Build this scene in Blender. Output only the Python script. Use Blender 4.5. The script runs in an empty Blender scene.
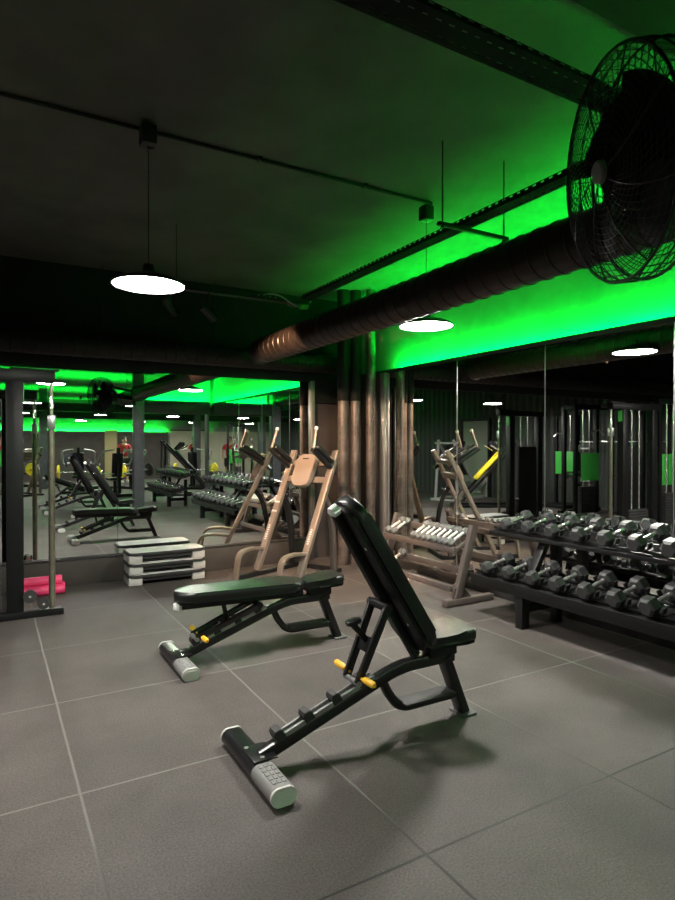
import bpy, bmesh, math, random
from mathutils import Vector, Matrix, Quaternion
random.seed(7)
S = bpy.context.scene
COL = S.collection
PI = math.pi
V = Vector
ORD = ['first', 'second', 'third', 'fourth', 'fifth', 'sixth', 'seventh', 'eighth', 'ninth', 'tenth', 'eleventh', 'twelfth']

# ------------------------------------------------------------------ room measures (metres)
EYE = 1.43
YW = 6.71          # mirror plane of the left-hand mirror wall
XW = 4.14          # mirror plane of the right-hand mirror wall
CEIL = 3.27

# ------------------------------------------------------------------ mesh helpers
class MB:
    def __init__(self):
        self.v = []; self.f = []
    def add(self, verts, faces, M=None):
        o = len(self.v)
        for p in verts:
            p = V(p)
            self.v.append(tuple(M @ p) if M is not None else tuple(p))
        for f in faces:
            self.f.append([i + o for i in f])
        return self
    def box(self, c, s, M=None, bev=0.0, seg=2):
        bm = bmesh.new()
        bmesh.ops.create_cube(bm, size=1.0)
        bmesh.ops.scale(bm, vec=V(s), verts=bm.verts)
        if bev > 0:
            bmesh.ops.bevel(bm, geom=bm.edges[:], offset=min(bev, min(s) * .49), segments=seg, profile=.5, affect='EDGES')
        bmesh.ops.translate(bm, vec=V(c), verts=bm.verts)
        self._bm(bm, M)
        return self
    def _bm(self, bm, M=None):
        bm.verts.index_update()
        self.add([v.co.copy() for v in bm.verts], [[v.index for v in f.verts] for f in bm.faces], M)
        bm.free()
    def sweep(self, pts, prof, up=V((0, 0, 1)), M=None, cap=True, scale=None, closed=False):
        pts = [V(p) for p in pts]
        n = len(pts); m = len(prof)
        vs = []
        for i, p in enumerate(pts):
            if closed:
                a = pts[(i + 1) % n] - p; b = p - pts[i - 1]
            else:
                a = pts[i + 1] - p if i < n - 1 else p - pts[i - 1]
                b = p - pts[i - 1] if i > 0 else a
            a = a.normalized(); b = b.normalized()
            t = (a + b)
            t = t.normalized() if t.length > 1e-6 else a
            u = up - t * up.dot(t)
            if u.length < 1e-4:
                u = V((0, 1, 0)) - t * t.y
            u.normalize()
            s = t.cross(u)
            k = 1.0 / max(.5, math.sqrt(max(0.0, (1 + a.dot(b)) / 2)))
            # widen the mitre only in the bending plane
            bend = (a - b)
            sc = scale[i] if scale else 1.0
            for (x, y) in prof:
                q = s * x * sc + u * y * sc
                if bend.length > 1e-4:
                    bd = bend.normalized()
                    q = q + bd * q.dot(bd) * (k - 1)
                vs.append(p + q)
        fs = []
        rng = n if closed else n - 1
        for i in range(rng):
            j = (i + 1) % n
            for q in range(m):
                r = (q + 1) % m
                fs.append([i * m + q, i * m + r, j * m + r, j * m + q])
        if cap and not closed:
            fs.append(list(range(m))[::-1]); fs.append([(n - 1) * m + q for q in range(m)])
        self.add(vs, fs, M)
        return self
    def tube(self, pts, r, n=10, M=None, closed=False, up=V((0, 0, 1)), scale=None):
        prof = [(r * math.cos(2 * PI * k / n), r * math.sin(2 * PI * k / n)) for k in range(n)]
        return self.sweep(pts, prof, up=up, M=M, closed=closed, scale=scale)
    def bar(self, pts, w, h, r=.006, M=None, up=V((0, 0, 1))):
        return self.sweep(pts, rrect(w, h, r), up=up, M=M)
    def cyl(self, a, b, r0, r1=None, n=20, M=None):
        r1 = r0 if r1 is None else r1
        a = V(a); b = V(b)
        return self.tube([a, b], 1.0, n=n, M=M, up=V((.13, .31, .94)), scale=[r0, r1])
    def lathe(self, prof, n=32, M=None):
        """prof: (r, z) pairs around Z"""
        vs = []; fs = []; m = len(prof)
        for k in range(n):
            c, s = math.cos(2 * PI * k / n), math.sin(2 * PI * k / n)
            for (r, z) in prof:
                vs.append((r * c, r * s, z))
        for k in range(n):
            j = (k + 1) % n
            for q in range(m - 1):
                fs.append([k * m + q, j * m + q, j * m + q + 1, k * m + q + 1])
        self.add(vs, fs, M)
        return self
    def prism(self, poly, z0, z1, M=None, bev=0.0, seg=2):
        bm = bmesh.new()
        lo = [bm.verts.new((x, y, z0)) for x, y in poly]
        hi = [bm.verts.new((x, y, z1)) for x, y in poly]
        bm.faces.new(lo[::-1]); bm.faces.new(hi)
        n = len(poly)
        es = []
        for i in range(n):
            j = (i + 1) % n
            bm.faces.new((lo[i], lo[j], hi[j], hi[i]))
        if bev > 0:
            bm.edges.ensure_lookup_table()
            es = [e for e in bm.edges if abs(e.verts[0].co.z - e.verts[1].co.z) < 1e-7]
            bmesh.ops.bevel(bm, geom=es, offset=bev, segments=seg, profile=.5, affect='EDGES')
        self._bm(bm, M)
        return self
    def build(self, name, mat, parent=None, loc=None, smooth=35, rot=None):
        me = bpy.data.meshes.new(name)
        me.from_pydata(self.v, [], self.f)
        bm = bmesh.new(); bm.from_mesh(me)
        bmesh.ops.recalc_face_normals(bm, faces=bm.faces[:])
        bm.to_mesh(me); bm.free()
        if smooth:
            for p in me.polygons: p.use_smooth = True
            me.set_sharp_from_angle(angle=math.radians(smooth))
        me.materials.append(mat)
        o = bpy.data.objects.new(name, me)
        COL.objects.link(o)
        if parent is not None: o.parent = parent
        if loc is not None: o.location = loc
        if rot is not None: o.rotation_euler = rot
        return o

def rrect(w, h, r=.006, n=2):
    w /= 2; h /= 2; r = min(r, w * .99, h * .99)
    out = []
    for cx, cy, a0 in ((w - r, h - r, 0), (-w + r, h - r, PI / 2), (-w + r, -h + r, PI), (w - r, -h + r, 1.5 * PI)):
        for k in range(n + 1):
            a = a0 + PI / 2 * k / n
            out.append((cx + r * math.cos(a), cy + r * math.sin(a)))
    return out

def fillet(pts, r, n=6):
    pts = [V(p) for p in pts]
    out = [pts[0]]
    for i in range(1, len(pts) - 1):
        a, b, c = pts[i - 1], pts[i], pts[i + 1]
        d1 = (a - b); d2 = (c - b)
        t = min(r, d1.length * .49, d2.length * .49)
        p1 = b + d1.normalized() * t; p2 = b + d2.normalized() * t
        for k in range(n + 1):
            s = k / n
            out.append(p1 * (1 - s) ** 2 + b * 2 * s * (1 - s) + p2 * s * s)
    out.append(pts[-1])
    return out

def tag(o, label=None, cat=None, group=None, kind=None):
    if label: o['label'] = label
    if cat: o['category'] = cat
    if group: o['group'] = group
    if kind: o['kind'] = kind
    return o

def empty(name, loc=(0, 0, 0), rz=0.0):
    o = bpy.data.objects.new(name, None)
    o.empty_display_size = .1
    COL.objects.link(o); o.location = loc; o.rotation_euler = (0, 0, rz)
    return o

def dup(root, loc=None, rz=None, label=None, rot=None):
    r = root.copy(); COL.objects.link(r)
    if loc is not None: r.location = loc
    if rz is not None: r.rotation_euler = (0, 0, rz)
    if rot is not None: r.rotation_euler = rot
    if label: r['label'] = label
    for ch in list(root.children):
        c = ch.copy(); COL.objects.link(c); c.parent = r
        for g in ch.children:
            d = g.copy(); COL.objects.link(d); d.parent = c
    return r

def Rot(axis, a): return Matrix.Rotation(a, 4, axis)
def T(*p): return Matrix.Translation(V(p))

# ------------------------------------------------------------------ materials
def mat(name, col, rough=.5, metal=0.0, spec=.5, noise=0.0, nscale=8.0, bump=0.0, bscale=80.0, coat=0.0, col2=None):
    m = bpy.data.materials.new(name); m.use_nodes = True
    nt = m.node_tree; b = nt.nodes['Principled BSDF']
    b.inputs['Base Color'].default_value = (*col, 1)
    b.inputs['Roughness'].default_value = rough
    b.inputs['Metallic'].default_value = metal
    b.inputs['Specular IOR Level'].default_value = spec
    b.inputs['Coat Weight'].default_value = coat
    tc = nt.nodes.new('ShaderNodeTexCoord')
    if noise > 0 or col2:
        n = nt.nodes.new('ShaderNodeTexNoise'); n.inputs['Scale'].default_value = nscale; n.inputs['Detail'].default_value = 5
        nt.links.new(tc.outputs['Object'], n.inputs['Vector'])
        mx = nt.nodes.new('ShaderNodeMix'); mx.data_type = 'RGBA'
        c2 = col2 or tuple(c * (1 - noise) for c in col)
        mx.inputs['A'].default_value = (*col, 1); mx.inputs['B'].default_value = (*c2, 1)
        rp = nt.nodes.new('ShaderNodeMapRange'); rp.inputs['From Min'].default_value = .35; rp.inputs['From Max'].default_value = .68
        nt.links.new(n.outputs['Fac'], rp.inputs['Value'])
        nt.links.new(rp.outputs['Result'], mx.inputs['Factor'])
        nt.links.new(mx.outputs['Result'], b.inputs['Base Color'])
    if bump > 0:
        n2 = nt.nodes.new('ShaderNodeTexNoise'); n2.inputs['Scale'].default_value = bscale; n2.inputs['Detail'].default_value = 4
        nt.links.new(tc.outputs['Object'], n2.inputs['Vector'])
        bp = nt.nodes.new('ShaderNodeBump'); bp.inputs['Strength'].default_value = bump; bp.inputs['Distance'].default_value = .01
        nt.links.new(n2.outputs['Fac'], bp.inputs['Height'])
        nt.links.new(bp.outputs['Normal'], b.inputs['Normal'])
    return m

def emit(name, col, strength):
    m = bpy.data.materials.new(name); m.use_nodes = True
    nt = m.node_tree
    for n in list(nt.nodes): nt.nodes.remove(n)
    e = nt.nodes.new('ShaderNodeEmission'); o = nt.nodes.new('ShaderNodeOutputMaterial')
    e.inputs['Color'].default_value = (*col, 1); e.inputs['Strength'].default_value = strength
    nt.links.new(e.outputs[0], o.inputs['Surface'])
    return m

def floor_mat():
    m = bpy.data.materials.new('rubber_tile_floor'); m.use_nodes = True
    nt = m.node_tree; N = nt.nodes; L = nt.links
    b = N['Principled BSDF']
    geo = N.new('ShaderNodeNewGeometry'); sep = N.new('ShaderNodeSeparateXYZ')
    L.new(geo.outputs['Position'], sep.inputs[0])
    def mth(op, a, b_=None, c=None):
        n = N.new('ShaderNodeMath'); n.operation = op
        for i, x in enumerate((a, b_, c)):
            if x is None: continue
            if isinstance(x, (int, float)): n.inputs[i].default_value = x
            else: L.new(x, n.inputs[i])
        return n.outputs[0]
    wob = N.new('ShaderNodeTexNoise'); wob.inputs['Scale'].default_value = 1.7
    L.new(geo.outputs['Position'], wob.inputs['Vector'])
    wv = mth('MULTIPLY', mth('SUBTRACT', wob.outputs['Fac'], .5), .012)
    def dist(c, off):
        p = mth('ADD', mth('SUBTRACT', c, off - 100.0), wv)
        fr = mth('FRACT', p)
        return mth('MINIMUM', fr, mth('SUBTRACT', 1.0, fr))
    dx = dist(sep.outputs['X'], .315); dy = dist(sep.outputs['Y'], .655)
    d = mth('MINIMUM', dx, dy)
    seam = N.new('ShaderNodeMapRange'); seam.interpolation_type = 'SMOOTHSTEP'
    seam.inputs['From Min'].default_value = .0025; seam.inputs['From Max'].default_value = .008
    seam.inputs['To Min'].default_value = 1; seam.inputs['To Max'].default_value = 0
    L.new(d, seam.inputs['Value'])
    # dust lies in the seams further into the room, open dark gaps by the door side
    dn = N.new('ShaderNodeTexNoise'); dn.inputs['Scale'].default_value = 1.1; dn.inputs['Detail'].default_value = 3
    L.new(geo.outputs['Position'], dn.inputs['Vector'])
    dustv = mth('ADD', mth('MULTIPLY', mth('SUBTRACT', sep.outputs['Y'], 1.9), .9), mth('MULTIPLY', mth('SUBTRACT', dn.outputs['Fac'], .5), 2.2))
    dust = N.new('ShaderNodeMapRange'); dust.inputs['From Min'].default_value = -.3; dust.inputs['From Max'].default_value = .5
    L.new(dustv, dust.inputs['Value'])
    # rubber colour
    n1 = N.new('ShaderNodeTexNoise'); n1.inputs['Scale'].default_value = 1.3; n1.inputs['Detail'].default_value = 6; n1.inputs['Roughness'].default_value = .65
    L.new(geo.outputs['Position'], n1.inputs['Vector'])
    r1 = N.new('ShaderNodeValToRGB')
    r1.color_ramp.elements[0].position = .3; r1.color_ramp.elements[0].color = (.045, .0385, .0355, 1)
    r1.color_ramp.elements[1].position = .72; r1.color_ramp.elements[1].color = (.086, .0745, .069, 1)
    L.new(n1.outputs['Fac'], r1.inputs[0])
    sp = N.new('ShaderNodeTexNoise'); sp.inputs['Scale'].default_value = 120; sp.inputs['Detail'].default_value = 2
    L.new(geo.outputs['Position'], sp.inputs['Vector'])
    spr = N.new('ShaderNodeMapRange'); spr.inputs['From Min'].default_value = .3; spr.inputs['From Max'].default_value = .75
    spr.inputs['To Min'].default_value = .62; spr.inputs['To Max'].default_value = 1.5
    L.new(sp.outputs['Fac'], spr.inputs['Value'])
    mul = N.new('ShaderNodeMix'); mul.data_type = 'RGBA'; mul.blend_type = 'MULTIPLY'; mul.inputs['Factor'].default_value = 1
    L.new(r1.outputs[0], mul.inputs['A']); L.new(spr.outputs[0], mul.inputs['B'])
    # each tile a touch lighter or darker
    cell = N.new('ShaderNodeCombineXYZ')
    L.new(mth('FLOOR', mth('SUBTRACT', sep.outputs['X'], .315)), cell.inputs[0]); L.new(mth('FLOOR', mth('SUBTRACT', sep.outputs['Y'], .655)), cell.inputs[1])
    wn = N.new('ShaderNodeTexWhiteNoise'); wn.noise_dimensions = '3D'; L.new(cell.outputs[0], wn.inputs['Vector'])
    tr = N.new('ShaderNodeMapRange'); tr.inputs['To Min'].default_value = .9; tr.inputs['To Max'].default_value = 1.1
    L.new(wn.outputs['Value'], tr.inputs['Value'])
    mul2 = N.new('ShaderNodeMix'); mul2.data_type = 'RGBA'; mul2.blend_type = 'MULTIPLY'; mul2.inputs['Factor'].default_value = 1
    L.new(mul.outputs['Result'], mul2.inputs['A']); L.new(tr.outputs[0], mul2.inputs['B'])
    sc = N.new('ShaderNodeMix'); sc.data_type = 'RGBA'
    sc.inputs['A'].default_value = (.012, .011, .011, 1); sc.inputs['B'].default_value = (.15, .14, .13, 1)
    L.new(dust.outputs[0], sc.inputs['Factor'])
    fin = N.new('ShaderNodeMix'); fin.data_type = 'RGBA'
    L.new(mth('MULTIPLY', seam.outputs[0], .85), fin.inputs['Factor'])
    L.new(mul2.outputs['Result'], fin.inputs['A']); L.new(sc.outputs['Result'], fin.inputs['B'])
    L.new(fin.outputs['Result'], b.inputs['Base Color'])
    b.inputs['Roughness'].default_value = .62; b.inputs['Specular IOR Level'].default_value = .38
    h = mth('SUBTRACT', mth('MULTIPLY', sp.outputs['Fac'], .25), mth('MULTIPLY', seam.outputs[0], .8))
    bp = N.new('ShaderNodeBump'); bp.inputs['Strength'].default_value = .35; bp.inputs['Distance'].default_value = .006
    L.new(h, bp.inputs['Height']); L.new(bp.outputs[0], b.inputs['Normal'])
    return m

def two_tone(name, low, high, z):
    m = mat(name, low, .75); nt = m.node_tree; N = nt.nodes; L = nt.links
    geo = N.new('ShaderNodeNewGeometry'); sep = N.new('ShaderNodeSeparateXYZ'); L.new(geo.outputs['Position'], sep.inputs[0])
    g = N.new('ShaderNodeMath'); g.operation = 'GREATER_THAN'; g.inputs[1].default_value = z; L.new(sep.outputs['Z'], g.inputs[0])
    n = N.new('ShaderNodeTexNoise'); n.inputs['Scale'].default_value = 1.2; L.new(geo.outputs['Position'], n.inputs['Vector'])
    a = N.new('ShaderNodeMix'); a.data_type = 'RGBA'; a.inputs['A'].default_value = (*low, 1); a.inputs['B'].default_value = (*[c * .7 for c in low], 1)
    L.new(n.outputs['Fac'], a.inputs['Factor'])
    x = N.new('ShaderNodeMix'); x.data_type = 'RGBA'; x.inputs['B'].default_value = (*high, 1)
    L.new(g.outputs[0], x.inputs['Factor']); L.new(a.outputs['Result'], x.inputs['A'])
    L.new(x.outputs['Result'], N['Principled BSDF'].inputs['Base Color'])
    return m

def slat_mat():
    m = mat('dark_slat_wall', (.03, .033, .032), .6); nt = m.node_tree; N = nt.nodes; L = nt.links
    geo = N.new('ShaderNodeNewGeometry')
    w = N.new('ShaderNodeTexWave'); w.bands_direction = 'Y'; w.inputs['Scale'].default_value = 1.4; w.inputs['Distortion'].default_value = .3
    L.new(geo.outputs['Position'], w.inputs['Vector'])
    bp = N.new('ShaderNodeBump'); bp.inputs['Strength'].default_value = .8; bp.inputs['Distance'].default_value = .05
    L.new(w.outputs['Fac'], bp.inputs['Height']); L.new(bp.outputs[0], N['Principled BSDF'].inputs['Normal'])
    return m

FANB = mat('matte_black_plastic', (.008, .008, .008), .8, spec=.1)
FLOOR = floor_mat()
CEILM = mat('black_ceiling_paint', (.085, .078, .078), .85, noise=.35, nscale=2.0, bump=.25, bscale=6)
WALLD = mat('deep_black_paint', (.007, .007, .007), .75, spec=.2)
WALLK = mat('black_wall_paint', (.022, .021, .021), .7, noise=.3, nscale=2)
WALLG = mat('upper_wall_paint', (.20, .20, .20), .8, noise=.25, nscale=2)
WALLB = mat('dark_brown_wall_paint', (.055, .045, .040), .7, noise=.3, nscale=3)
BEIGE = two_tone('two_tone_wall_paint', (.42, .38, .30), (.03, .03, .03), 2.05)
SLAT = slat_mat()
COLM = mat('slate_column_paint', (.075, .08, .09), .45, noise=.2)
BLACKM = mat('black_powder_coat', (.006, .006, .0065), .42, spec=.25)
BLACKS = mat('black_satin_steel', (.010, .010, .011), .28, spec=.45)
DUCTM = mat('black_spiral_duct', (.026, .0175, .013), .34, metal=.4, noise=.3, nscale=4)
DUCTK = mat('sooty_duct_paint', (.010, .0085, .008), .5, spec=.3)
PIPEM = mat('galvanised_spiral_pipe', (.17, .14, .125), .45, metal=.5, noise=.55, nscale=5, col2=(.06, .05, .045))
VINYL = mat('black_vinyl', (.010, .011, .011), .34, spec=.45, bump=.12, bscale=140)
RUBBER = mat('black_rubber', (.02, .02, .02), .65)
CAPW = mat('white_plastic', (.8, .8, .78), .35)
CAPG = mat('silver_grey_plastic', (.55, .55, .53), .35)
BFOOT = mat('grey_foot_rubber', (.09, .09, .09), .5)
TREAD = mat('grey_tread_rubber', (.19, .19, .185), .5)
LGRIP = mat('satin_grey_grip', (.58, .57, .55), .38, metal=.25)
LHEAD = mat('grey_iron_head', (.16, .16, .155), .42, metal=.2)
CHROME = mat('chrome', (.78, .77, .75), .24, metal=.85)
BRASS = mat('worn_steel_rod', (.34, .32, .25), .32, metal=.85, noise=.3, nscale=9)
STEEL = mat('brushed_steel', (.45, .45, .45), .3, metal=.9)
PLATE = mat('grey_ladder_plate', (.30, .30, .30), .35, metal=.6)
YELLOW = mat('yellow_plastic', (.85, .47, .03), .4)
YELLOWP = mat('yellow_paint', (.80, .62, .02), .45)
GREENP = mat('green_panel', (.05, .42, .06), .45)
BRONZE = mat('bronze_grey_frame', (.235, .195, .16), .36, metal=.35, noise=.15, nscale=6)
TANPAD = mat('grey_tan_vinyl', (.25, .20, .165), .42, bump=.1, bscale=120)
RACKB = mat('brown_grey_rack_steel', (.115, .095, .085), .4, metal=.3)
RACKK = mat('black_rack_steel', (.010, .010, .0105), .4, spec=.35)
HEX = mat('grey_black_hex_rubber', (.048, .049, .050), .42, spec=.5, noise=.25, nscale=14)
STEPG = mat('light_grey_step_plastic', (.42, .41, .39), .5)
STEPT = mat('grey_step_top', (.62, .62, .60), .55, bump=.5, bscale=160)
STEPK = mat('black_step_plastic', (.028, .027, .027), .45)
PINK = mat('pink_foam', (.80, .05, .17), .5)
MIRR = mat('mirror_silver', (.90, .91, .90), .0, metal=1.0)
TRIMS = mat('grey_metal_trim', (.26, .25, .245), .32, metal=.5)
GREYM = mat('grey_machine_paint', (.32, .32, .31), .4)
SKIN = mat('skin', (.52, .31, .22), .5)
REDC = mat('red_cotton', (.50, .035, .045), .8)
BLKC = mat('black_cotton', (.018, .018, .02), .85)
HAIR = mat('dark_hair', (.02, .014, .01), .6)
BLUEC = mat('navy_towel', (.05, .06, .14), .9, bump=.4, bscale=200)
WHITEC = mat('white_shoe', (.6, .6, .6), .6)
LAMPE = emit('lamp_diffuser_glow', (1.0, .95, .89), 205.0)
LAMPB = emit('dimmer_lamp_glow', (1.0, .955, .90), 30.0)
LAMPC = emit('far_lamp_glow', (1.0, .955, .90), 130.0)
LEDE = emit('green_led_glow', (.0, 1.0, .04), 480.0)
SPOTE = emit('warm_spot_glow', (1.0, .62, .30), 22.0)
RED_LED = emit('indicator_glow', (1.0, .45, .1), 6.0)

# ------------------------------------------------------------------ setting
def struct(o): o['kind'] = 'structure'; return o
X0, X1, Y0, Y1 = -3.6, 9.1, -13.0, YW + .03
struct(MB().box(((X0 + X1) / 2, (Y0 + Y1) / 2, -.05), (X1 - X0 + .4, Y1 - Y0 + .4, .1)).build('floor', FLOOR, smooth=0))
struct(MB().box(((X0 + X1) / 2, (Y0 + Y1) / 2, CEIL + .06), (X1 - X0 + .4, Y1 - Y0 + .4, .12)).build('ceiling', CEILM, smooth=0))
struct(MB().box(((X0 + 4.3) / 2, YW + .1, CEIL / 2), (4.3 - X0 + .2, .14, CEIL)).build('wall_left', WALLB, smooth=0))
struct(MB().box(((X0 + 4.3) / 2, YW + .012, (2.225 + CEIL) / 2), (4.3 - X0, .04, CEIL - 2.225)).build('trim_1', WALLD, smooth=0))
struct(MB().box((XW + .18, (.62 + YW + .1) / 2, CEIL / 2), (.14, YW + .1 - .62, CEIL)).build('wall_right', WALLG, smooth=0))
# casing that carries the right-hand mirrors, open on top for the light strip
struct(MB().box((XW + .06, (.62 + YW) / 2, 1.145), (.10, YW - .62, 2.29)).box((XW + .015, (.62 + YW) / 2, 2.31), (.012, YW - .62, .05)).build('trim_2', WALLK, smooth=0))
struct(MB().box((-3.67, (Y0 + Y1) / 2, CEIL / 2), (.14, Y1 - Y0 + .2, CEIL)).build('wall_side', SLAT, smooth=0))
struct(MB().box(((X0 + X1) / 2, Y0 - .07, CEIL / 2), (X1 - X0 + .2, .14, CEIL)).build('wall_rear', WALLG, smooth=0))
struct(MB().box((-1.9, Y0 + .02, 1.02), (3.3, .05, 2.04)).build('trim_11', BEIGE, smooth=0))
struct(MB().box((7.95, Y0 + .02, 1.05), (2.3, .05, 2.1)).build('trim_12', BEIGE, smooth=0))
struct(MB().box((3.25, Y0 + .05, .97), (6.9, .12, 1.94)).box((3.25, Y0 + .105, 1.965), (6.9, .012, .06)).build('trim_13', WALLB, smooth=0))
struct(MB().box((4.35, Y0 + .12, 1.03), (.5, .03, 2.06), bev=.004).build('door_2', mat('straw_door_paint', (.36, .28, .14), .6)))
struct(MB().box((X1 + .07, (Y0 + .6) / 2, CEIL / 2), (.14, .6 - Y0 + .2, CEIL)).build('wall_far', BEIGE, smooth=0))
struct(MB().box(((4.3 + X1) / 2, .62, CEIL / 2), (X1 - 4.3 + .14, .12, CEIL)).build('wall_annex', WALLG, smooth=0))
# plinth under the left mirrors and a low kick board under the right ones
struct(MB().box(((X0 + 3.5) / 2, YW - .02, .125), (3.5 - X0, .09, .25), bev=.006).build('baseboard_left', WALLB))
struct(MB().box(((X0 + 3.5) / 2, YW - .025, .262), (3.5 - X0, .06, .022), bev=.004).build('trim_3', WALLK))
struct(MB().box((XW, (.62 + 5.97) / 2, .05), (.03, 5.35, .10), bev=.004).build('baseboard_right', WALLK))
struct(MB().box((3.50, YW - .012, 1.24), (.055, .05, 1.98), bev=.006).build('trim_4', TRIMS))
struct(MB().box((XW - .012, 6.03, 1.15), (.05, .11, 2.30), bev=.008).build('trim_5', TRIMS))
struct(MB().box((XW - .002, 6.39, 1.15), (.04, .60, 2.30)).build('trim_6', WALLK, smooth=0))
struct(MB().box((3.83, YW + .012, 2.095), (.60, .04, .27)).build('trim_15', WALLD, smooth=0))
# columns and the lit lintel behind the camera
for i, (x, y, w) in enumerate(((2.62, .76, .2), (4.22, .50, .2), (-.9, -3.9, .24), (1.5, -8.4, .24), (6.6, -8.4, .24), (-.9, -8.4, .24))):
    struct(MB().box((x, y, CEIL / 2), (w, w, CEIL), bev=.008).build('column_%d' % (i + 1), COLM))
struct(MB().box((3.41, .76, 2.2), (1.38, .12, .22), bev=.005).build('lintel_1', WALLK))
struct(MB().box((2.9, 1.16, 3.11), (4.2, .44, .36), bev=.01).build('ceiling_beam_1', WALLK))
struct(MB().box((3.47, .66, (2.31 + CEIL) / 2), (1.36, .05, CEIL - 2.31)).build('wall_lintel', WALLG, smooth=0))
struct(MB().box((3.41, .825, 2.325), (1.38, .012, .06)).build('trim_14', WALLK, smooth=0))
for i, y in enumerate((-3.9, -8.4)):
    struct(MB().box((2.75, y, 2.40), (12.6, .18, .16), bev=.004).box((2.75, y + .084, 2.50), (12.6, .012, .07)).box((2.75, y - .084, 2.50), (12.6, .012, .07)).build('lintel_%d' % (i + 2), WALLK))

# mirrors
def mirror(name, c, s, label, grp):
    o = MB().box(c, s).build('wall_mirror', MIRR, smooth=0)
    tag(o, label, 'mirror', grp)
edges = [3.47, 1.17, -1.2, -3.58]
labs = ['tall mirror panel behind the bronze knee raise machine and step stack',
        'tall mirror panel behind the black cable station with pink rollers below',
        'mirror panel continuing the left mirror wall beyond the cable station']
for i in range(3):
    a, b = edges[i], edges[i + 1]
    mirror('m', ((a + b) / 2, YW + .005, 1.247), (a - b - .003, .01, 1.94), labs[i], 'mirrors of the left wall')
edges = [5.965, 4.725, 3.597, 2.467, 1.34, .64]
labs = ['right wall mirror panel nearest the corner pipes, behind the small dumbbell rack',
        'right wall mirror panel, second from the corner pipes, showing the mirrored knee raise',
        'right wall mirror panel, third from the corner pipes, behind the big dumbbell rack',
        'right wall mirror panel at the photo edge, fourth from the corner pipes',
        'right wall mirror panel beside the column behind the viewpoint']
for i in range(5):
    a, b = edges[i], edges[i + 1]
    mirror('m', (XW + .005, (a + b) / 2, 1.195), (.01, a - b - .005, 2.19), labs[i], 'mirrors of the right wall')
for i, y in enumerate(edges[1:4]):
    struct(MB().box((XW + .003, y, 1.195), (.012, .006, 2.19)).build('trim_%d' % (7 + i), STEEL, smooth=0))

# light strips
def led(c, s, label):
    o = MB().box(c, s).build('led_strip', LEDE, smooth=0)
    tag(o, label, 'light strip', 'green light strips')
led((XW + .062, 3.3, 2.296), (.035, 5.2, .012), 'green light strip along the top of the right mirror wall')
led((3.41, .77, 2.316), (1.3, .035, .012), 'green light strip on the lintel between two columns, seen in mirror')
led((2.75, -3.9, 2.486), (12.0, .05, .012), 'green light strip in the first long lintel behind the viewpoint')
led((2.75, -8.4, 2.486), (12.0, .05, .012), 'green light strip in the second long lintel deep in the mirrored room')
led((3.25, Y0 + .06, 1.946), (6.7, .04, .012), 'green light strip on the ledge of the rear wall')

# ------------------------------------------------------------------ ceiling services
def spiral(mb, a, b, r, pitch=.09, rib=.005, n=28, taper=None):
    """duct with raised seams"""
    a = V(a); b = V(b); L = (b - a).length
    k = max(2, int(L / pitch)); pts = []; sc = []
    for i in range(k):
        for s, e in ((0, 0), (.80, 0), (.84, 1), (.93, 1), (.97, 0)):
            pts.append(a + (b - a) * ((i + s) / k)); sc.append(r + rib * e)
    pts.append(b); sc.append(r)
    d = (b - a).normalized()
    mb.tube(pts, 1.0, n=n, scale=sc, up=V((0, 0, 1)) if abs(d.z) < .9 else V((0, 1, 0)))
    return mb

t = empty('spiral_air_duct', (2.58, 3.2, 2.455))
tag(t, 'large black spiral air duct with open coppery end crossing under the green ceiling', 'air duct')
mb = MB(); spiral(mb, (0, 2.92, 0), (0, -4.0, 0), .135, pitch=.12)
mb.build('duct_body', DUCTM, t)
mb = MB(); mb.tube([(0, 2.92 + .0, 0), (0, 2.955, 0)], .142, n=28); mb.build('end_collar', DUCTM, t)
for y in (-2.2, -3.4):
    mb = MB(); mb.tube([(0, y, .137), (0, y, CEIL - 2.455)], .004, n=6, up=V((0, 1, 0)))
    mb.tube([(.141 * math.cos(a), y, .141 * math.sin(a)) for a in [2 * PI * k / 28 for k in range(28)]], .006, n=6, closed=True, up=V((0, 1, 0)))
    mb.build('hanger', BLACKM, t)

t = empty('wall_air_duct', (.4, YW - .17, 2.43))
tag(t, 'dark spiral duct running level above the left mirror', 'air duct')
spiral(MB(), (-3.55, 0, 0), (3.35, 0, 0), .112, pitch=.11).build('duct_body', DUCTK, t)
for x in (-2.4, -.9, .6, 1.8):
    MB().tube([(x, 0, .12), (x, 0, CEIL - 2.43)], .004, n=6, up=V((0, 1, 0))).build('hanger', BLACKM, t)

# vertical pipes in the corner
for (x, y, r, hh, lab) in ((3.66, 6.20, .066, CEIL, 'vertical spiral pipe in the corner, standing closest to the left mirror'),
                       (3.795, 6.14, .058, CEIL, 'vertical spiral pipe in the corner, middle of the three'),
                       (3.925, 6.01, .056, CEIL, 'grey vertical spiral pipe in the corner, beside the right mirror frame')):
    t = empty('vertical_pipe', (x, y, 0))
    tag(t, lab, 'pipe', 'pipes in the corner')
    spiral(MB(), (0, 0, .0), (0, 0, hh), r, pitch=.055, rib=.0028, n=24).build('pipe_body', PIPEM, t)
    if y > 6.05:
        MB().lathe([(r + .001, 1.955), (r + .0065, 1.955), (r + .007, 1.97), (r + .007, CEIL), (r + .001, CEIL)], 28).build('shade_sleeve', WALLD, t)  # added dark sleeve, stands in for the shade on the upper pipe

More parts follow.
